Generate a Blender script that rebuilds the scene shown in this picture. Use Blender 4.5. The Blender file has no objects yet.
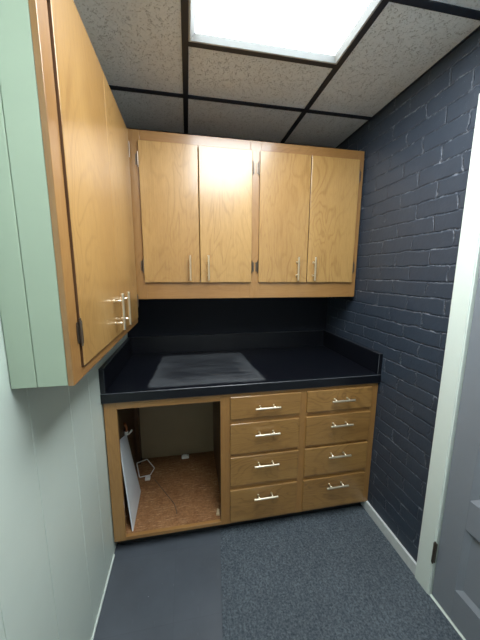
import bpy, bmesh, math, random
from mathutils import Vector, Matrix
random.seed(4)
sc = bpy.context.scene
COL = sc.collection

# ------------------------------------------------------------------ materials
def new_mat(name):
    m = bpy.data.materials.new(name); m.use_nodes = True
    nt = m.node_tree; b = nt.nodes['Principled BSDF']
    return m, nt, b

def N(nt, typ, **kw):
    n = nt.nodes.new(typ)
    for k, v in kw.items():
        if k in n.inputs: n.inputs[k].default_value = v
        else: setattr(n, k, v)
    return n

def mathn(nt, op, a, b=None, clamp=False):
    n = nt.nodes.new('ShaderNodeMath'); n.operation = op; n.use_clamp = clamp
    for i, v in enumerate((a, b)):
        if v is None: continue
        if isinstance(v, (int, float)): n.inputs[i].default_value = v
        else: nt.links.new(v, n.inputs[i])
    return n.outputs[0]

def mixc(nt, f, a, b, blend='MIX'):
    n = nt.nodes.new('ShaderNodeMix'); n.data_type = 'RGBA'; n.blend_type = blend
    for i, v in ((0, f), (6, a), (7, b)):
        if isinstance(v, (int, float)): n.inputs[i].default_value = v
        elif isinstance(v, tuple): n.inputs[i].default_value = (*v, 1) if len(v) == 3 else v
        else: nt.links.new(v, n.inputs[i])
    return n.outputs[2]

def ramp(nt, f, p0, p1):
    n = nt.nodes.new('ShaderNodeMapRange'); n.clamp = True
    n.inputs[1].default_value = p0; n.inputs[2].default_value = p1
    nt.links.new(f, n.inputs[0]); return n.outputs[0]

def bump(nt, b, h, strength, dist):
    n = nt.nodes.new('ShaderNodeBump'); n.inputs['Strength'].default_value = strength
    n.inputs['Distance'].default_value = dist
    nt.links.new(h, n.inputs['Height']); nt.links.new(n.outputs[0], b.inputs['Normal'])
    return n

def coords(nt, scale=(1, 1, 1), rnd=True):
    tc = nt.nodes.new('ShaderNodeTexCoord'); mp = nt.nodes.new('ShaderNodeMapping')
    mp.inputs['Scale'].default_value = scale
    src = tc.outputs['Object']
    if rnd:
        oi = nt.nodes.new('ShaderNodeObjectInfo')
        sc_ = nt.nodes.new('ShaderNodeVectorMath'); sc_.operation = 'SCALE'; sc_.inputs[0].default_value = (7.3, 4.1, 9.7)
        nt.links.new(oi.outputs['Random'], sc_.inputs['Scale'])
        ad = nt.nodes.new('ShaderNodeVectorMath'); ad.operation = 'ADD'
        nt.links.new(src, ad.inputs[0]); nt.links.new(sc_.outputs[0], ad.inputs[1]); src = ad.outputs[0]
    nt.links.new(src, mp.inputs[0])
    return mp.outputs[0]

def noise(nt, vec, scale, detail=3, rough=.5, dist=0):
    n = nt.nodes.new('ShaderNodeTexNoise'); n.inputs['Scale'].default_value = scale
    n.inputs['Detail'].default_value = detail; n.inputs['Roughness'].default_value = rough
    n.inputs['Distortion'].default_value = dist
    nt.links.new(vec, n.inputs['Vector']); return n.outputs[0]

def wood(name, light, dark, axis='z', ring=1.0, figure=.55, rough=.40, coat=.8):
    m, nt, b = new_mat(name)
    ax = {'x': 0, 'y': 1, 'z': 2}[axis]
    s = [1, 1, 1]; s[ax] = .33
    v = coords(nt, tuple(s))
    s2 = [1, 1, 1]; s2[ax] = .035
    v2 = coords(nt, tuple(s2))
    s3 = [1, 1, 1]; s3[ax] = .12
    v3 = coords(nt, tuple(s3))
    big = noise(nt, v, 3.4 * ring, 3, .5, .7)
    rings = mathn(nt, 'SINE', mathn(nt, 'MULTIPLY', big, 120.0))
    rings = mathn(nt, 'POWER', ramp(nt, rings, -.4, 1.0), 3.0)
    patch = ramp(nt, noise(nt, v, 4.5, 2, .5), .36, .66)          # the figure comes and goes over the sheet
    rings = mathn(nt, 'MULTIPLY', rings, mathn(nt, 'ADD', mathn(nt, 'MULTIPLY', patch, .8), .2))
    streak = ramp(nt, noise(nt, v2, 190, 3, .65), .36, .70)
    pore = ramp(nt, noise(nt, v3, 230, 3, .7), .45, .68)
    blot = noise(nt, v, 3.0, 4, .55)
    f = mathn(nt, 'ADD', mathn(nt, 'MULTIPLY', rings, figure), mathn(nt, 'ADD', mathn(nt, 'MULTIPLY', streak, .30), mathn(nt, 'MULTIPLY', pore, .22)), True)
    c = mixc(nt, f, light, dark)
    c2 = mixc(nt, ramp(nt, blot, .32, .70), c, mixc(nt, 1.0, c, (.80, .74, .66), 'MULTIPLY'))
    nt.links.new(c2, b.inputs['Base Color'])
    b.inputs['Roughness'].default_value = rough
    b.inputs['Coat Weight'].default_value = coat; b.inputs['Coat Roughness'].default_value = .2
    bump(nt, b, f, .05, .001)
    return m

def plain(name, col, rough=.5, metal=0, vary=.08, bmp=.03, scale=30, spec=.5):
    m, nt, b = new_mat(name)
    v = coords(nt)
    n = noise(nt, v, scale, 4, .6)
    c = mixc(nt, n, tuple(x * (1 - vary) for x in col), tuple(min(1, x * (1 + vary)) for x in col))
    nt.links.new(c, b.inputs['Base Color'])
    b.inputs['Roughness'].default_value = rough; b.inputs['Metallic'].default_value = metal
    b.inputs['Specular IOR Level'].default_value = spec
    if bmp: bump(nt, b, n, bmp, .002)
    return m

DOOR_L, DOOR_D = (.475, .28, .092), (.28, .14, .038)
M_door_z = wood('birch_door_upright', DOOR_L, DOOR_D, 'z', 1.0, .48)
M_drawer = wood('birch_drawer', (.40, .215, .062), (.20, .098, .025), 'x', 1.15, .6)
M_frame_z = wood('frame_upright', (.355, .186, .058), (.24, .11, .031), 'z', .8, .3)
M_frame_x = wood('frame_lying', (.355, .186, .058), (.24, .11, .031), 'x', .8, .3)
M_frame_y = wood('frame_lengthwise', (.355, .186, .058), (.24, .11, .031), 'y', .8, .3)
M_bframe_z = wood('base_frame_upright', (.41, .212, .062), (.25, .118, .032), 'z', .8, .35)
M_bframe_x = wood('base_frame_lying', (.41, .212, .062), (.25, .118, .032), 'x', .8, .35)
M_ply_edge = wood('stained_ply_edge', (.12, .052, .018), (.06, .025, .009), 'z', .8, .3, .5, .1)
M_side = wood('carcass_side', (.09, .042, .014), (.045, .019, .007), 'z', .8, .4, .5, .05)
M_black_wood = plain('toe_kick_black', (.008, .008, .009), .6)
M_nickel = plain('brushed_nickel', (.93, .84, .66), .32, 1.0, .04, .0)
M_bronze = plain('antique_bronze', (.16, .125, .095), .35, .9, .2, .0)
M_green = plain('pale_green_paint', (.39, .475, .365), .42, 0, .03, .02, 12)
M_green_lit = plain('pale_green_paint_lit', (.59, .67, .60), .42, 0, .03, .02, 12)  # same green paint as the side panel, lightened for the brighter light on the wall
M_white = plain('white_trim_paint', (.66, .73, .67), .4, 0, .03, .02, 20)
M_basewhite = plain('scuffed_white_paint', (.55, .58, .57), .5, 0, .2, .03, 30)
M_dgrey = plain('grey_door_paint', (.20, .218, .245), .38, 0, .03, .02, 15)
M_navy = plain('navy_wall_paint', (.007, .0095, .016), .6, 0, .15, .03, 14, .25)
M_grid = plain('dark_grid_paint', (.011, .018, .034), .5, 0, .05, .0)
M_frame_lamp = plain('lamp_frame_white', (.42, .44, .44), .45, 0, .02, .0)
M_board = plain('white_melamine', (.74, .78, .80), .4, 0, .03, .0)
M_cord = plain('white_cord', (.88, .86, .80), .5, 0, .03, .0)
M_wire = plain('grey_wire', (.10, .075, .06), .5, 0, .05, .0)
M_beige = plain('beige_hardboard', (.29, .225, .135), .6, 0, .1, .03, 8)
M_plainwall = plain('off_white_wall', (.82, .83, .83), .6, 0, .03, .02, 10)
M_copper = plain('copper_pipe', (.50, .20, .09), .4, .9, .1, 0)
M_edge = plain('laminate_edge_highlight', (.055, .060, .070), .4, 0, .3, 0, 40)  # lighter grey standing in for the highlight along the worktop edges
M_chip = plain('pale_wood_chip', (.75, .58, .36), .6, 0, .1, 0)

# particle-board bay floor
M_chipboard, nt, b = new_mat('brown_particle_board')
v = coords(nt, rnd=False)
vo = nt.nodes.new('ShaderNodeTexVoronoi'); vo.inputs['Scale'].default_value = 90
nt.links.new(v, vo.inputs['Vector'])
n1 = noise(nt, v, 9, 4, .6)
c = mixc(nt, mathn(nt, 'MULTIPLY', vo.outputs['Distance'], 1.2, True), (.37, .185, .075), (.24, .105, .04))
scr = coords(nt, (1, 9, 1), rnd=False)
c = mixc(nt, ramp(nt, noise(nt, scr, 20, 3, .6, .8), .56, .68), c, (.55, .34, .19))
c = mixc(nt, ramp(nt, n1, .35, .7), c, mixc(nt, 1., c, (.72, .66, .6), 'MULTIPLY'))
nt.links.new(c, b.inputs['Base Color']); b.inputs['Roughness'].default_value = .55
bump(nt, b, vo.outputs['Distance'], .1, .001)

# black laminate with a worn dull rectangle
M_top, nt, b = new_mat('black_laminate')
tc = nt.nodes.new('ShaderNodeTexCoord'); sx = nt.nodes.new('ShaderNodeSeparateXYZ')
v = tc.outputs['Object']
nt.links.new(v, sx.inputs[0])
wob = mathn(nt, 'MULTIPLY', mathn(nt, 'SUBTRACT', noise(nt, v, 14, 3, .6), .5), .03)
X = mathn(nt, 'ADD', sx.outputs[0], wob); Y = mathn(nt, 'ADD', sx.outputs[1], wob)
def inside(a, lo, hi, soft=.01):
    return mathn(nt, 'MULTIPLY', ramp(nt, a, lo - soft, lo + soft), ramp(nt, a, hi + soft, hi - soft))
XL = mathn(nt, 'SUBTRACT', X, mathn(nt, 'MULTIPLY', Y, .06)); XH = mathn(nt, 'ADD', X, mathn(nt, 'MULTIPLY', Y, .07))
mask = mathn(nt, 'MULTIPLY', mathn(nt, 'MULTIPLY', ramp(nt, XL, .238, .252), ramp(nt, XH, .795, .775)), inside(Y, -.592, -.045, .012))
scv = nt.nodes.new('ShaderNodeMapping'); scv.inputs['Scale'].default_value = (1.2, 4, 1); nt.links.new(v, scv.inputs[0])
wear = ramp(nt, noise(nt, scv.outputs[0], 7, 6, .7, .6), .32, .72)
fine = noise(nt, v, 60, 4, .7)
rim = mathn(nt, 'SUBTRACT', mask, mathn(nt, 'MULTIPLY', inside(X, .29, .74, .05), inside(Y, -.52, -.12, .05)), True)
wm = mathn(nt, 'MULTIPLY', mask, mathn(nt, 'ADD', mathn(nt, 'MULTIPLY', wear, .60), mathn(nt, 'ADD', mathn(nt, 'MULTIPLY', mathn(nt, 'MULTIPLY', rim, ramp(nt, fine, .3, .7)), .7), .10), True), True)
dust = mathn(nt, 'MULTIPLY', ramp(nt, noise(nt, v, 260, 2, .5), .70, .78), .25)
c = mixc(nt, wm, (.004, .0048, .0078), (.072, .079, .087))
c = mixc(nt, mathn(nt, 'MULTIPLY', dust, .35), c, (.12, .12, .13))
nt.links.new(c, b.inputs['Base Color'])
nt.links.new(mathn(nt, 'ADD', mathn(nt, 'MULTIPLY', wm, .3), mathn(nt, 'ADD', mathn(nt, 'MULTIPLY', fine, .1), .26)), b.inputs['Roughness'])
bump(nt, b, fine, .03, .0005)

# carpet
M_carpet, nt, b = new_mat('blue_grey_carpet')
v = coords(nt, rnd=False)
n1 = noise(nt, v, 105, 5, .8); n2 = noise(nt, v, 320, 2, .7); n3 = noise(nt, v, 3, 2, .5)
mp = nt.nodes.new('ShaderNodeMapping'); mp.inputs['Scale'].default_value = (1, .4, 1); nt.links.new(v, mp.inputs[0])
n4 = noise(nt, mp.outputs[0], 80, 3, .7)
c = mixc(nt, ramp(nt, n1, .34, .66), (.047, .061, .075), (.188, .218, .245))
c = mixc(nt, ramp(nt, n4, .38, .62), mixc(nt, 1., c, (.76, .77, .79), 'MULTIPLY'), c)
c = mixc(nt, ramp(nt, n3, .3, .7), mixc(nt, 1., c, (.85, .85, .85), 'MULTIPLY'), c)
nt.links.new(c, b.inputs['Base Color']); b.inputs['Roughness'].default_value = .95
b.inputs['Specular IOR Level'].default_value = .1
bump(nt, b, mathn(nt, 'ADD', n1, n2), .8, .006)

# dark vinyl floor with worn specks
M_vinyl, nt, b = new_mat('dark_grey_vinyl')
v = coords(nt, rnd=False)
br = nt.nodes.new('ShaderNodeTexBrick'); br.offset = 0
nt.links.new(v, br.inputs['Vector'])
br.inputs['Scale'].default_value = 1; br.inputs['Brick Width'].default_value = .325; br.inputs['Row Height'].default_value = .325
br.inputs['Mortar Size'].default_value = .0015; br.inputs['Mortar Smooth'].default_value = .3
br.inputs['Color1'].default_value = (.088, .101, .120, 1); br.inputs['Color2'].default_value = (.081, .093, .111, 1)
br.inputs['Mortar'].default_value = (.074, .085, .102, 1)
cl = noise(nt, v, 5, 4, .6)
c = mixc(nt, ramp(nt, cl, .3, .7), br.outputs[0], mixc(nt, 1., br.outputs[0], (.8, .8, .8), 'MULTIPLY'))
mp = nt.nodes.new('ShaderNodeMapping'); mp.inputs['Scale'].default_value = (3, .6, 1); mp.inputs['Rotation'].default_value = (0, 0, .3); nt.links.new(v, mp.inputs[0])
c = mixc(nt, mathn(nt, 'MULTIPLY', ramp(nt, noise(nt, mp.outputs[0], 22, 3, .6, 1.5), .68, .74), .25), c, (.16, .17, .2))
c = mixc(nt, ramp(nt, noise(nt, v, 70, 1, .4), .80, .82), c, (.45, .47, .5))
nt.links.new(c, b.inputs['Base Color']); b.inputs['Roughness'].default_value = .42

# acoustic ceiling tile
M_tile, nt, b = new_mat('acoustic_ceiling_tile')
v = coords(nt, rnd=False)
f1 = ramp(nt, noise(nt, v, 75, 3, .6, 1.2), .40, .35)
f2 = ramp(nt, noise(nt, v, 130, 2, .5), .38, .32)
pits = mathn(nt, 'MAXIMUM', f1, mathn(nt, 'MULTIPLY', f2, .8))
base = mixc(nt, noise(nt, v, 120, 3, .7), (.68, .72, .77), (.84, .88, .93))
c = mixc(nt, mathn(nt, 'MULTIPLY', pits, .42), base, (.33, .335, .34))
nt.links.new(c, b.inputs['Base Color']); b.inputs['Roughness'].default_value = .95
bump(nt, b, mathn(nt, 'SUBTRACT', mathn(nt, 'MULTIPLY', noise(nt, v, 120, 3, .7), .4), pits), .8, .004)

# painted brick: bed and head joints as softened grooves with scuffed arrises
M_brick, nt, b = new_mat('navy_painted_brick')
tc = nt.nodes.new('ShaderNodeTexCoord'); sx = nt.nodes.new('ShaderNodeSeparateXYZ'); cb = nt.nodes.new('ShaderNodeCombineXYZ')
v = tc.outputs['Object']; nt.links.new(v, sx.inputs[0])
w1 = mathn(nt, 'MULTIPLY', mathn(nt, 'SUBTRACT', noise(nt, v, 13, 5, .7), .5), .026)
w2 = mathn(nt, 'MULTIPLY', mathn(nt, 'SUBTRACT', noise(nt, v, 14, 4, .7, .3), .5), .050)
nt.links.new(mathn(nt, 'ADD', sx.outputs[1], w2), cb.inputs[0]); nt.links.new(mathn(nt, 'ADD', sx.outputs[2], w1), cb.inputs[1])
def brick(ms, sm):
    br = nt.nodes.new('ShaderNodeTexBrick'); nt.links.new(cb.outputs[0], br.inputs['Vector'])
    br.inputs['Scale'].default_value = 1; br.inputs['Brick Width'].default_value = .215; br.inputs['Row Height'].default_value = .0725
    br.inputs['Mortar Size'].default_value = ms; br.inputs['Mortar Smooth'].default_value = sm
    return br.outputs['Fac']
joint = brick(.006, .9); core = brick(.0035, .2)
fine = noise(nt, v, 60, 4, .65); mid = noise(nt, v, 16, 3, .6)
c = mixc(nt, mid, (.022, .032, .049), (.036, .048, .068))
c = mixc(nt, mathn(nt, 'MULTIPLY', core, .35), c, (.020, .026, .039))
scuff = mathn(nt, 'MULTIPLY', mathn(nt, 'MULTIPLY', joint, ramp(nt, noise(nt, v, 30, 5, .8), .50, .60)), ramp(nt, noise(nt, v, 6, 2, .5), .36, .56))
dots = ramp(nt, noise(nt, v, 130, 2, .5), .745, .77)
c = mixc(nt, mathn(nt, 'MULTIPLY', mathn(nt, 'MAXIMUM', scuff, mathn(nt, 'MULTIPLY', dots, .7)), .6), c, (.26, .29, .34))
nt.links.new(c, b.inputs['Base Color']); b.inputs['Roughness'].default_value = .45
h = mathn(nt, 'SUBTRACT', mathn(nt, 'ADD', mathn(nt, 'MULTIPLY', fine, .22), mathn(nt, 'MULTIPLY', mid, .35)), joint)
bump(nt, b, h, .55, .007)

# lamp diffuser
M_lamp, nt, b = new_mat('lit_diffuser')
b.inputs['Base Color'].default_value = (.9, .9, .9, 1)
b.inputs['Emission Color'].default_value = (.90, .965, 1.0, 1)
b.inputs['Emission Strength'].default_value = 14.0

# ------------------------------------------------------------------ mesh helpers
def add_box(bm, x0, x1, y0, y1, z0, z1, bev=0.0, seg=2):
    t = bmesh.new()
    bmesh.ops.create_cube(t, size=1)
    for v in t.verts:
        v.co = Vector((x0 + (v.co.x + .5) * (x1 - x0), y0 + (v.co.y + .5) * (y1 - y0), z0 + (v.co.z + .5) * (z1 - z0)))
    if bev: bmesh.ops.bevel(t, geom=t.edges[:], offset=bev, segments=seg, affect='EDGES', profile=.5)
    me = bpy.data.meshes.new('t'); t.to_mesh(me); t.free(); bm.from_mesh(me); bpy.data.meshes.remove(me)

def add_poly_prism(bm, pts, off):
    a = [bm.verts.new(p) for p in pts]; c = [bm.verts.new(Vector(p) + Vector(off)) for p in pts]
    bm.faces.new(a); bm.faces.new(c[::-1]); n = len(pts)
    for i in range(n): bm.faces.new((a[i], c[i], c[(i + 1) % n], a[(i + 1) % n]))
    bmesh.ops.recalc_face_normals(bm, faces=bm.faces[:])

def add_tube(bm, pts, r, n=10, closed=False):
    pts = [Vector(p) for p in pts]; m = len(pts); rings = []
    up = Vector((0, 0, 1))
    for i, p in enumerate(pts):
        if closed: t = pts[(i + 1) % m] - pts[i - 1]
        else: t = pts[min(i + 1, m - 1)] - pts[max(i - 1, 0)]
        t.normalize()
        ref = up if abs(t.dot(up)) < .95 else Vector((1, 0, 0))
        s = t.cross(ref).normalized(); q = s.cross(t)
        rings.append([bm.verts.new(p + r * (math.cos(2 * math.pi * k / n) * s + math.sin(2 * math.pi * k / n) * q)) for k in range(n)])
    for i in range(m if closed else m - 1):
        a, c = rings[i], rings[(i + 1) % m]
        for k in range(n): bm.faces.new((a[k], a[(k + 1) % n], c[(k + 1) % n], c[k]))
    if not closed:
        bm.faces.new(rings[0][::-1]); bm.faces.new(rings[-1])
    bmesh.ops.recalc_face_normals(bm, faces=bm.faces[:])

def smooth_path(ctrl, closed=False, k=8):
    c = [Vector(p) for p in ctrl]; n = len(c); out = []
    for i in range(n if closed else n - 1):
        g = (lambda j: c[j % n]) if closed else (lambda j: c[max(0, min(n - 1, j))])
        p0, p1, p2, p3 = g(i - 1), g(i), g(i + 1), g(i + 2)
        for s in range(k):
            t = s / k
            out.append(.5 * (2 * p1 + (p2 - p0) * t + (2 * p0 - 5 * p1 + 4 * p2 - p3) * t * t + (3 * p1 - p0 - 3 * p2 + p3) * t ** 3))
    if not closed: out.append(c[-1])
    return out

def obj(name, bm, mat, parent=None, origin=(0, 0, 0), smooth=False):
    """mesh given in the parent's space; its own origin is moved to `origin`"""
    o_ = Vector(origin)
    for v in bm.verts: v.co -= o_
    me = bpy.data.meshes.new(name); bm.to_mesh(me); bm.free()
    mats = mat if isinstance(mat, list) else [mat]
    for m in mats: me.materials.append(m)
    if smooth:
        for p in me.polygons: p.use_smooth = True
    o = bpy.data.objects.new(name, me); COL.objects.link(o); o.location = o_
    if parent: o.parent = parent
    return o

def box_obj(name, mat, parent, x0, x1, y0, y1, z0, z1, bev=.0, origin=None):
    bm = bmesh.new(); add_box(bm, x0, x1, y0, y1, z0, z1, bev)
    return obj(name, bm, mat, parent, origin if origin is not None else ((x0 + x1) / 2, (y0 + y1) / 2, (z0 + z1) / 2))

def tag(o, label, cat, group=None):
    o['label'] = label; o['category'] = cat
    if group: o['group'] = group
    return o

def thing(name, label, cat, loc):
    o = bpy.data.objects.new(name, None); COL.objects.link(o); o.location = loc; o.empty_display_size = .1
    return tag(o, label, cat)

def struct(o):
    o['kind'] = 'structure'; return o

def multi(name, parts, parent=None, origin=(0, 0, 0)):
    """several boxes of one part; parts = (material, box args, bevel)"""
    bm = bmesh.new(); mats = []
    for m, a, bv in parts:
        if m not in mats: mats.append(m)
        n0 = len(bm.faces); add_box(bm, *a, bv); bm.faces.ensure_lookup_table()
        for f in bm.faces[n0:]: f.material_index = mats.index(m)
    return obj(name, bm, mats, parent, origin)

# ------------------------------------------------------------------ dimensions
W, H, YF, YW = 1.506, 2.376, -3.40, .045
CZ, CT, CY = .913, .050, -.628
BY = -.6127                       # base cabinet face
UY = -.3216                       # back wall cabinet face
BH = .072

# ------------------------------------------------------------------ room shell
struct(box_obj('floor', M_vinyl, None, -.12, W + .12, YF - .1, YW + .1, -.1, 0, 0, (0, 0, 0)))
struct(box_obj('wall_back', M_navy, None, -.12, W + .12, YW, YW + .1, 0, H + .12))
struct(box_obj('wall_front', M_plainwall, None, -.12, W + .12, YF - .1, YF, 0, H + .12))

# left wall: upright tongue-and-groove boards with eased edges
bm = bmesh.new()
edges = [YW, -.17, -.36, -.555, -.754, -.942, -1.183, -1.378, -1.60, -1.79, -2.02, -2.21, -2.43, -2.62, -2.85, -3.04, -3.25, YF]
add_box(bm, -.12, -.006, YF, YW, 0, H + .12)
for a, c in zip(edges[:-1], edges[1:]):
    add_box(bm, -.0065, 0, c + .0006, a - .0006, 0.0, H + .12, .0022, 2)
struct(obj('wall_left', bm, M_green_lit))
struct(box_obj('baseboard_left', M_white, None, 0.0003, .007, YF, BY - .012, 0.0005, .013, .002))

# right wall, brick up to the door casing, plain past the door
DY0, DY1, DH = -1.092, -1.93, 2.06
bm = bmesh.new()
add_box(bm, W, W + .12, -1.05, YW, 0, H + .12)
add_box(bm, W, W + .12, DY1 - .05, -1.05, DH + .03, H + .12)
struct(obj('wall_right', bm, M_brick))
struct(box_obj('wall_right_beyond', M_plainwall, None, W, W + .12, YF, DY1 - .05, 0, H + .12))
struct(box_obj('baseboard_right', M_basewhite, None, W - .014, W - .0003, -1.0105, -.563, .0085, BH, .003))
struct(box_obj('baseboard_near', M_basewhite, None, W - .014, W - .0003, YF, DY1 - .095, .0085, BH, .003))
# casing and jamb round the door
trim = [(M_white, (W - .020, W - .0003, -1.0855, -1.0108, .0085, DH + .075), .003),
        (M_white, (W - .020, W - .0003, DY1 - .093, DY1 - .018, .0085, DH + .075), .003),
        (M_white, (W - .020, W - .0003, DY1 - .018, -1.0855, DH + .004, DH + .075), .003),
        (M_white, (W - .016, W + .118, -1.0898, -1.0496, .0085, DH + .004), .001),
        (M_white, (W - .016, W + .118, DY1 - .048, DY1 - .004, .0085, DH + .004), .001),
        (M_white, (W - .0165, W + .118, DY1 - .004, -1.0898, DH + .004, DH + .028), .001)]
struct(multi('trim_1', trim))
struct(box_obj('trim_2', M_white, None, W - .013, W + .06, DY1, -1.0905, .0085, .013, .001))

# grey panelled door
def panel_door():
    x1 = W - .006; x0 = x1 + .040           # face towards the room is x1
    zb, zt = .018, DH
    bm = bmesh.new()
    st = .098
    panels_z = [(.17, .47), (.60, .90), (1.03, 1.33), (1.46, 1.93)]
    ys = [DY0 - .002, DY0 - st, DY1 + st, DY1 + .002]
    add_box(bm, x1, x0, ys[1], ys[0], zb, zt, .002)
    add_box(bm, x1, x0, ys[3], ys[2], zb, zt, .002)
    rails = [zb] + [z for p in panels_z for z in p] + [zt]
    for i in range(0, len(rails), 2):
        add_box(bm, x1, x0, ys[2], ys[1], rails[i], rails[i + 1])
    for z0, z1 in panels_z:
        add_box(bm, x1 + .014, x0 - .014, ys[2], ys[1], z0, z1)
        # sloped sticking round each panel
        a, c = ys[1], ys[2]; d = .020
        outer = [(x1 + .001, a, z0), (x1 + .001, c, z0), (x1 + .001, c, z1), (x1 + .001, a, z1)]
        inner = [(x1 + .0135, a - d, z0 + d), (x1 + .0135, c + d, z0 + d), (x1 + .0135, c + d, z1 - d), (x1 + .0135, a - d, z1 - d)]
        ov = [bm.verts.new(p) for p in outer]; iv = [bm.verts.new(p) for p in inner]
        for k in range(4): bm.faces.new((ov[k], ov[(k + 1) % 4], iv[(k + 1) % 4], iv[k]))
    bmesh.ops.recalc_face_normals(bm, faces=bm.faces[:])
    return obj('door_1', bm, M_dgrey, None, (W, DY0, 0))
door = struct(panel_door())

def hinge_bm(h=.075, r=.0055, leaf=.018):
    """butt hinge standing on a face that looks along -x, knuckle along z, centred on 0"""
    bm = bmesh.new()
    add_box(bm, -.002, .001, -leaf, leaf, -h / 2, h / 2, .0006)
    for k in range(3):
        z = -h / 2 + h * k / 3
        add_tube(bm, [(-.006, 0, z + .0015), (-.006, 0, z + h / 3 - .0015)], r, 10)
    add_tube(bm, [(-.006, 0, -h / 2 - .006), (-.006, 0, h / 2 + .006)], r * .6, 8)
    return bm
for z in (.245, 1.84):
    h = obj('door_hinge', hinge_bm(.10, .0062, .0065), M_bronze, door)
    h.location = (-.016, .0015, z); h['label'] = 'dark bronze butt hinge'

# ceiling: tiles in a dark grid, light opening left free
struct_bm = bmesh.new()
XR = [-.216, .4385, 1.0935, W + .1]
YT = [.1, -.347, -1.003, -1.659, -2.315, -2.971, YF - .1]
LX0, LX1, LY0, LY1 = .4385, 1.0935, -.688, -1.999
zt = H + .005
def tile(x0, x1, y1, y0):
    x0 = max(x0, -.12); x1 = min(x1, W + .12)
    add_box(struct_bm, x0 + .004, x1 - .004, y0 + .004, y1 - .004, zt, zt + .018, .003, 1)
for i in (0, 2):
    for a, c in zip(YT[:-1], YT[1:]): tile(XR[i], XR[i + 1], a, c)
ymid = [.1, -.347, LY0]
for a, c in zip(ymid[:-1], ymid[1:]): tile(LX0, LX1, a, c)
ymid2 = [LY1, -2.315, -2.971, YF - .1]
for a, c in zip(ymid2[:-1], ymid2[1:]): tile(LX0, LX1, a, c)
add_box(struct_bm, -.12, W + .12, YF - .1, .1, H + .12, H + .14)
struct(obj('ceiling', struct_bm, M_tile))
g = []
tb = .013
for x in (LX0, LX1): g.append((M_grid, (x - tb, x + tb, YF, YW - .0005, H, H + .008), 0))
for y in YT[1:-1]:
    g.append((M_grid, (.0005, LX0 - tb, y - tb, y + tb, H + .0003, H + .008), 0))
    g.append((M_grid, (LX1 + tb, W - .0005, y - tb, y + tb, H + .0003, H + .008), 0))
for y in (-.347, LY0, LY1, -2.315, -2.971):
    g.append((M_grid, (LX0 + tb, LX1 - tb, y - tb, y + tb, H + .0003, H + .008), 0))
g.append((M_grid, (.0005, .012, YF, YW - .0005, H + .0005, H + .007), 0))
g.append((M_grid, (W - .008, W - .0005, YF, YW - .0005, H + .0005, H + .007), 0))
struct(multi('trim_3', g))

# ceiling light
def ceiling_light(y0, y1, label):
    L = thing('ceiling_light', label, 'ceiling light', ((LX0 + LX1) / 2, (y0 + y1) / 2, H))
    hx, hy = (LX1 - LX0) / 2 - tb, (y0 - y1) / 2 - tb
    # pressed frame: flat rim, then a lip sloping in and up to the diffuser
    bm = bmesh.new(); rings = []
    for d, z in ((0, .03), (0, -.001), (.007, -.001), (.026, .013), (.026, .03)):
        rings.append([bm.verts.new((sx_ * (hx - d), sy_ * (hy - d), z)) for sx_, sy_ in ((-1, -1), (1, -1), (1, 1), (-1, 1))])
    for k in range(5):
        a, c = rings[k], rings[(k + 1) % 5]
        for q in range(4): bm.faces.new((a[q], a[(q + 1) % 4], c[(q + 1) % 4], c[q]))
    bmesh.ops.recalc_face_normals(bm, faces=bm.faces[:])
    obj('frame', bm, M_frame_lamp, L)
    fw = .0265
    box_obj('diffuser', M_lamp, L, -hx + fw, hx - fw, -hy + fw, hy - fw, .014, .018)
    box_obj('housing', M_frame_lamp, L, -hx, hx, -hy, hy, .031, .10)
ceiling_light(LY0, LY1, 'large rectangular white ceiling light glowing in the dark tile grid')

# ------------------------------------------------------------------ carpet
bm = bmesh.new()
add_poly_prism(bm, [(.574, -.574, .0004), (W - .001, -.574, .0004), (W - .001, YF + .002, .0004), (.44, YF + .002, .0004), (.527, -1.07, .0004)], (0, 0, .008))
bmesh.ops.recalc_face_normals(bm, faces=bm.faces[:])
tag(obj('carpet', bm, M_carpet), 'blue-grey flecked carpet covering the right part of the floor', 'carpet')

# ------------------------------------------------------------------ bar handle
def handle_bm(length, posts, axis, stand=.032, r=.0056):
    """bar pull in front of a face looking along -y; axis 'x' or 'z'"""
    bm = bmesh.new()
    def P(t, d): return (t, -d, 0) if axis == 'x' else (0, -d, t)
    add_tube(bm, [P(-length / 2, stand), P(-length / 2 + .001, stand), P(length / 2 - .001, stand), P(length / 2, stand)], r, 12)
    for s in (-1, 1):
        add_tube(bm, [P(s * posts / 2, 0), P(s * posts / 2, stand - r * .5)], r * .78, 10)
        add_tube(bm, [P(s * posts / 2, 0), P(s * posts / 2, .0025)], r * 1.05, 10)
    return bm

def put_handle(parent, loc, axis, length=.138, posts=.080, rotz=0):
    h = obj('handle', handle_bm(length, posts, axis), M_nickel, parent)
    for p in h.data.polygons: p.use_smooth = len(p.vertices) == 4
    h.location = loc; h.rotation_euler = (0, 0, rotz)
    h['label'] = 'satin nickel bar handle'
    return h

def cab_hinge(parent, loc, rotz=0, flip=1):
    """small wrap-round cabinet hinge: leaf on the frame, knuckle, finial tips"""
    bm = bmesh.new()
    add_box(bm, min(0, flip * .013), max(0, flip * .013), -.0025, 0, -.027, .027, .0008)
    add_tube(bm, [(0, -.006, -.030), (0, -.006, .030)], .0048, 10)
    add_tube(bm, [(0, -.006, -.037), (0, -.006, -.030)], .0030, 8)
    add_tube(bm, [(0, -.006, .030), (0, -.006, .037)], .0030, 8)
    for z in (-.016, .016): add_tube(bm, [(flip * .008, -.0025, z), (flip * .008, -.0040, z)], .0028, 8)
    h = obj('hinge', bm, M_bronze, parent); h.location = loc; h.rotation_euler = (0, 0, rotz)
    h['label'] = 'dark bronze hinge'
    return h

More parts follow.
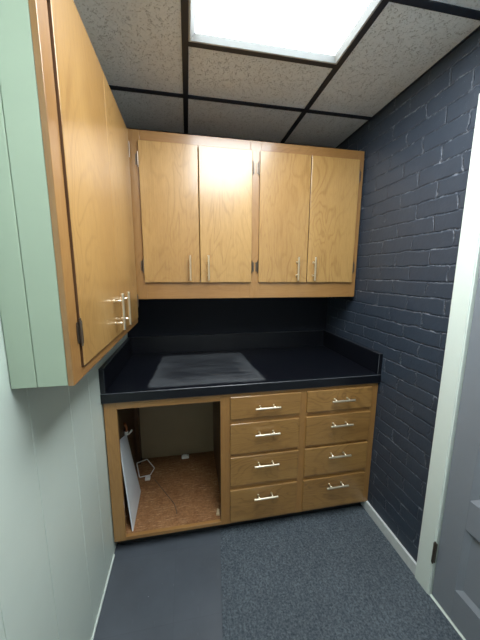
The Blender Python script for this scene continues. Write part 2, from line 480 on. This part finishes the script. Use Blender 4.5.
# ------------------------------------------------------------------ base cabinet
BX0, BX1, ZK, ZT = .006, 1.502, .070, CZ - CT
base = thing('base_cabinet', 'wooden base cabinet with an open bay and eight drawers under the black worktop', 'cabinet', (0, 0, 0))
FT = .019
fb = BY + FT
XO0, XO1 = .065, .576
C1 = (.627, 1.020); C2 = (1.059, 1.460)
RZ = [(.716, .843), (.511, .690), (.315, .492), (.088, .290)]
fr = [(M_bframe_z, (BX0, XO0, BY, fb, ZK, ZT), .0012), (M_bframe_z, (XO1, C1[0] + .008, BY, fb, ZK, ZT), .0012),
      (M_bframe_z, (C1[1] - .008, C2[0] + .008, BY, fb, ZK, ZT), .0012), (M_bframe_z, (C2[1] - .008, BX1, BY, fb, ZK, ZT), .0012),
      (M_bframe_x, (XO0, XO1, BY + .0004, fb, .822, ZT), .0012), (M_bframe_x, (XO0, XO1, BY + .0004, fb, ZK, .091), .0012)]
for c in (C1, C2):
    lo = [ZK] + [z[1] - .008 for z in RZ[::-1]]; hi = [z[0] + .008 for z in RZ[::-1]] + [ZT]
    for a, q in zip(lo, hi): fr.append((M_bframe_x, (c[0] + .008, c[1] - .008, BY + .0004, fb, a, q), .0012))
multi('face_frame', fr, base)
yb0, yb1 = fb + .0004, YW - .016
for a in (BX0, BX1 - .018):       # notched at the toe
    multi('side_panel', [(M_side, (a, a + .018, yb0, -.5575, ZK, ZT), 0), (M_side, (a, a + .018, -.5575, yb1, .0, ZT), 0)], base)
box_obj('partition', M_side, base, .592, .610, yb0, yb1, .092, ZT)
box_obj('bottom_panel', M_chipboard, base, BX0 + .0185, BX1 - .0185, yb0, yb1, ZK + .004, .090, 0, (.3, -.3, .09))
box_obj('back_panel', M_beige, base, BX0 + .0185, BX1 - .0185, YW - .0155, YW - .006, .0, ZT)['label'] = 'beige hardboard back'
box_obj('toe_kick', M_black_wood, base, BX0 + .0185, BX1 - .0185, -.572, -.558, .0085, ZK + .0035)['label'] = 'black recessed toe kick'
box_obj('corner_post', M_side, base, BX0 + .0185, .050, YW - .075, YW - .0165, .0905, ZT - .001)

def drawer(x0, x1, z0, z1, hx, hz):
    bm = bmesh.new(); cx, cz = (x0 + x1) / 2, (z0 + z1) / 2
    w, h = x1 - x0, z1 - z0
    # lipped front: outer plate with eased edges, then the box behind it
    add_box(bm, -w / 2, w / 2, -.0125, -.0006, -h / 2, h / 2, .0042, 3)
    add_box(bm, -w / 2 + .012, w / 2 - .012, -.0008, .40, -h / 2 + .012, h / 2 - .012)
    o = obj('drawer', bm, M_drawer, base); o.location = (cx, BY, cz)
    put_handle(o, (hx - cx, -.0125, hz - cz), 'x', .138, .078)
    return o
for c, hx, hzs in ((C1, .826, (.782, .630, .444, .242)), (C2, 1.262, (.786, .637, .444, .245))):
    for (z0, z1), hz in zip(RZ, hzs): drawer(c[0], c[1], z0, z1, hx, hz)

# ------------------------------------------------------------------ worktop
wt = thing('worktop', 'black laminate worktop with low upstands and a worn grey rectangle', 'worktop', (0, 0, 0))
def worn(o):  # paints the light line along the slab's edges
    # edge highlight painted in: the narrow eased faces carry a lighter grey
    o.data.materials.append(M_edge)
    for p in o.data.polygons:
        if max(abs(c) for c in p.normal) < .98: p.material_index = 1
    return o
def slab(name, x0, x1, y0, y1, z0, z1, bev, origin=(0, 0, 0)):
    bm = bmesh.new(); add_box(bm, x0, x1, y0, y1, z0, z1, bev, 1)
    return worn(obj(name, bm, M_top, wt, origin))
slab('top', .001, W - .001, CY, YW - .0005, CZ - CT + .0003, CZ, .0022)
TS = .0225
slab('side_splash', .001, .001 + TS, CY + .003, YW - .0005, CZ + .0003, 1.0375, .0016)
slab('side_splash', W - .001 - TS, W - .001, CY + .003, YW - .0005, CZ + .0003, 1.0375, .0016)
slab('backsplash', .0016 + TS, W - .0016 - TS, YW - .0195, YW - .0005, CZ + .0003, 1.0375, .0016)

# ------------------------------------------------------------------ back wall cabinet
UX0, UX1, UZ0, UZ1 = .0035, 1.4945, 1.336, 2.213
wc = thing('wall_cabinet', 'four-door wooden wall cabinet hanging on the back wall above the worktop', 'cabinet', (0, 0, 0))
ub = UY + .019
D = [(.188, .495), (.499, .799), (.843, 1.150), (1.154, 1.463)]
DZ0, DZ1 = 1.430, 2.160
fr = [(M_frame_z, (UX0, D[0][0] + .009, UY, ub, UZ0, UZ1), .0012), (M_frame_z, (D[1][1] - .009, D[2][0] + .009, UY, ub, UZ0, UZ1), .0012),
      (M_frame_z, (D[3][1] - .009, UX1, UY, ub, UZ0, UZ1), .0012)]
for a, q in ((D[0][0] + .009, D[1][1] - .009), (D[2][0] + .009, D[3][1] - .009)):
    fr.append((M_frame_x, (a, q, UY + .0004, ub, UZ0, DZ0 + .009), .0012)); fr.append((M_frame_x, (a, q, UY + .0004, ub, DZ1 - .009, UZ1), .0012))
multi('face_frame', fr, wc)
u0, u1 = ub + .0004, YW - .0005
multi('carcass', [(M_frame_z, (UX0, UX0 + .016, u0, u1, UZ0, UZ1), 0), (M_frame_z, (UX1 - .016, UX1, u0, u1, UZ0, UZ1), 0),
                  (M_frame_x, (UX0 + .016, UX1 - .016, u0, u1, UZ0 + .012, UZ0 + .030), 0), (M_frame_x, (UX0 + .016, UX1 - .016, u0, u1, UZ1 - .018, UZ1), 0),
                  (M_frame_x, (UX0 + .016, UX1 - .016, YW - .008, u1, UZ0 + .03, UZ1 - .018), 0)], wc)
def edge_faces(o):
    # stained plywood edge all round the door
    for p in o.data.polygons:
        if abs(p.normal.y) < .35: p.material_index = 1
def flat_door(parent, w, h, loc, rotz=0, mat=M_door_z, bev=.0028):
    bm = bmesh.new()
    add_box(bm, -w / 2, w / 2, -.0125, -.0006, -h / 2, h / 2, bev, 2)
    add_box(bm, -w / 2 + .012, w / 2 - .012, -.0008, .008, -h / 2 + .012, h / 2 - .012)
    o = obj('cabinet_door', bm, [mat, M_ply_edge], parent); o.location = loc; o.rotation_euler = (0, 0, rotz)
    edge_faces(o)
    return o
for k, (a, q) in enumerate(D):
    cx, cz = (a + q) / 2, (DZ0 + DZ1) / 2
    d = flat_door(wc, q - a, DZ1 - DZ0, (cx, UY, cz))
    left = k % 2 == 0
    hx = (.440, .543, 1.083, 1.191)[k]
    put_handle(d, (hx - cx, -.0125, 1.512 - cz), 'z', .140, .080)
    for z in (2.070, 1.522):
        cab_hinge(d, ((-1 if left else 1) * ((q - a) / 2 + .004), -.0005, z - cz), 0, -1 if left else 1)

# ------------------------------------------------------------------ left wall cabinet
lc = thing('wall_cabinet', 'shallow wooden wall cabinet with a green side panel on the left wall', 'cabinet', (0, 0, 0))
LXF, LXP, LY_, LYE = .1408, .1268, -1.2479, UY - .0135
LZ0, LZ1 = 1.2051, 2.198
DL = [(-1.188, -.7735), (-.7725, -.352)]
LDZ0, LDZ1 = 1.237, 2.192
gp = .0042
fr = [(M_frame_z, (LXP, LXF, LY_, DL[0][0] - gp, LZ0, LZ1), .0012), (M_frame_z, (LXP, LXF, DL[1][1] + gp, LYE, LZ0, LZ1), .0012),
      (M_frame_y, (LXP, LXF - .0004, DL[0][0] - gp, DL[1][1] + gp, LZ0, LDZ0 - gp), .0012),
      (M_frame_y, (LXP, LXF - .0004, DL[0][0] - gp, DL[1][1] + gp, LDZ1 + .002, LZ1), .0012)]
multi('face_frame', fr, lc)
multi('carcass', [(M_frame_y, (.0015, LXP - .0004, LY_ + .022, LYE, LZ0 + .004, LZ0 + .020), 0), (M_frame_y, (.0015, LXP - .0004, LY_ + .022, LYE, LZ1 - .018, LZ1), 0),
                  (M_side, (.0015, LXP - .0004, LYE - .016, LYE, LZ0 + .020, LZ1 - .018), 0), (M_side, (.0015, .008, LY_ + .022, LYE - .016, LZ0 + .02, LZ1 - .018), 0)], lc)
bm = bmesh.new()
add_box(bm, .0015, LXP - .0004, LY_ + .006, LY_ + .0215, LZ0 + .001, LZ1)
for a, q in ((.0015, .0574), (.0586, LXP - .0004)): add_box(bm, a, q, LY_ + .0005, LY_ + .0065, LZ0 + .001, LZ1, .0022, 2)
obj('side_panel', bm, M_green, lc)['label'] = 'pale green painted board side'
R90 = math.radians(90)
for k, (a, q) in enumerate(DL):
    cy, cz = (a + q) / 2, (LDZ0 + LDZ1) / 2
    w, h = q - a, LDZ1 - LDZ0
    bm = bmesh.new(); add_box(bm, -w / 2, w / 2, -.006, .012, -h / 2, h / 2, .0012, 2)
    d = obj('cabinet_door', bm, [M_door_z, M_ply_edge], lc); d.location = (LXF, cy, cz); d.rotation_euler = (0, 0, R90)
    edge_faces(d)
    hy = (-.848, -.739)[k]
    put_handle(d, (hy - cy, -.006, 1.335 - cz), 'z', .140, .085)
    s = -1 if k == 0 else 1
    for z in (1.330, 2.105): cab_hinge(d, (s * ((q - a) / 2 + .0035), -.0005, z - cz), 0, s)

# ------------------------------------------------------------------ odds and ends in the open bay
bm = bmesh.new()
add_poly_prism(bm, [(.097, -.584, .0915), (.092, -.300, .0915), (.036, -.320, .500), (.036, -.345, .522), (.036, -.470, .572), (.036, -.492, .572)], (-.006, 0, 0))
tag(obj('board', bm, M_board), 'thin white board leaning in the left side of the open cabinet bay', 'board')

zf = .0905 + .0022
cord = thing('cord', 'white looped cord with a small plug on the bay floor beside the white board', 'cord', (.09, -.06, .0905))
o_ = Vector((.09, -.06, .0905))
corners = [(.034, -.090, .146), (.098, -.044, .136), (.156, -.110, .106), (.134, -.165, .097), (.064, -.175, .097)]
loop = []
for k, c in enumerate(corners):
    for t_, t in ((corners[k - 1], .22), (corners[k - 1], .06), (corners[(k + 1) % 5], .06), (corners[(k + 1) % 5], .22)):
        loop.append(tuple(c[i] + (t_[i] - c[i]) * t for i in range(3)))
bm = bmesh.new(); add_tube(bm, [p - o_ for p in smooth_path(loop, True, 3)], .0034, 8, True)
obj('loop', bm, M_cord, cord, smooth=True)
bm = bmesh.new(); add_box(bm, .104 - o_.x, .138 - o_.x, -.212 - o_.y, -.180 - o_.y, .0003, .016, .004)
add_tube(bm, [(.121 - o_.x, -.180 - o_.y, .009), (.121 - o_.x, -.166 - o_.y, .005)], .004, 8)
obj('plug', bm, M_cord, cord)

bm = bmesh.new(); add_tube(bm, smooth_path([(.165, -.205, zf), (.20, -.262, zf), (.245, -.335, zf), (.30, -.425, zf), (.320, -.475, zf), (.326, -.515, zf)], False, 6), .0018, 6)
tag(obj('wire', bm, M_wire, None, (.2, -.3, .0905), True), 'thin grey wire lying across the brown floor of the open bay', 'wire')

bm = bmesh.new(); add_box(bm, .345, .400, -.030, .000, .0908, .110, .004); add_box(bm, .357, .388, -.024, -.006, .1102, .118, .003)
tag(obj('junction_box', bm, M_cord, None, (.37, -.015, .0908)), 'small white box on the bay floor against the beige back', 'box')

bm = bmesh.new(); add_poly_prism(bm, [(.553, -.566, .0909), (.571, -.571, .0909), (.574, -.535, .0909), (.562, -.528, .0909)], (0, 0, .010))
tag(obj('wood_offcut', bm, M_chip, None, (.565, -.55, .0909)), 'pale wood offcut in the front right corner of the bay', 'offcut')

pipe = thing('pipe_stub', 'short copper pipe stub with white plastic tap above the white board', 'pipe', (.026, -.335, .541))
bm = bmesh.new(); add_tube(bm, [(-.0012, .010, .046), (.006, .004, .042), (.012, 0, .028), (.012, 0, .0)], .008, 10)
obj('pipe', bm, M_copper, pipe, smooth=True)
bm = bmesh.new(); add_tube(bm, [(.012, 0, 0), (.012, 0, -.022)], .011, 12)
add_tube(bm, [(.012, 0, -.012), (.026, -.006, -.014), (.040, -.010, .002), (.046, -.012, .012)], .0055, 8)
obj('valve', bm, M_cord, pipe)['label'] = 'white plastic valve'

# ------------------------------------------------------------------ world, camera, view
w = bpy.data.worlds.new('world'); sc.world = w; w.use_nodes = True
w.node_tree.nodes['Background'].inputs[0].default_value = (.02, .02, .02, 1)

cam = bpy.data.cameras.new('camera'); co = bpy.data.objects.new('camera', cam); COL.objects.link(co)
F = 275.61
cam.sensor_fit = 'VERTICAL'; cam.sensor_height = 24; cam.lens = F / 640 * 24; cam.clip_start = .02
rt = Vector((0.98277005, -0.18476501, 0.00499228)); up = Vector((0.02597796, 0.16481829, 0.98598178)); fw_ = Vector((0.18299775, 0.96886368, -0.16677829))
m = Matrix((( rt.x, up.x, -fw_.x, .4241), (rt.y, up.y, -fw_.y, -1.9607), (rt.z, up.z, -fw_.z, 1.4831), (0, 0, 0, 1)))
co.matrix_world = m
sc.camera = co
vs = sc.view_settings
vs.view_transform = 'Standard'; vs.look = 'None'; vs.gamma = 1; vs.use_curve_mapping = False; vs.exposure = 0.52
sc.cycles.max_bounces = 10; sc.cycles.diffuse_bounces = 6
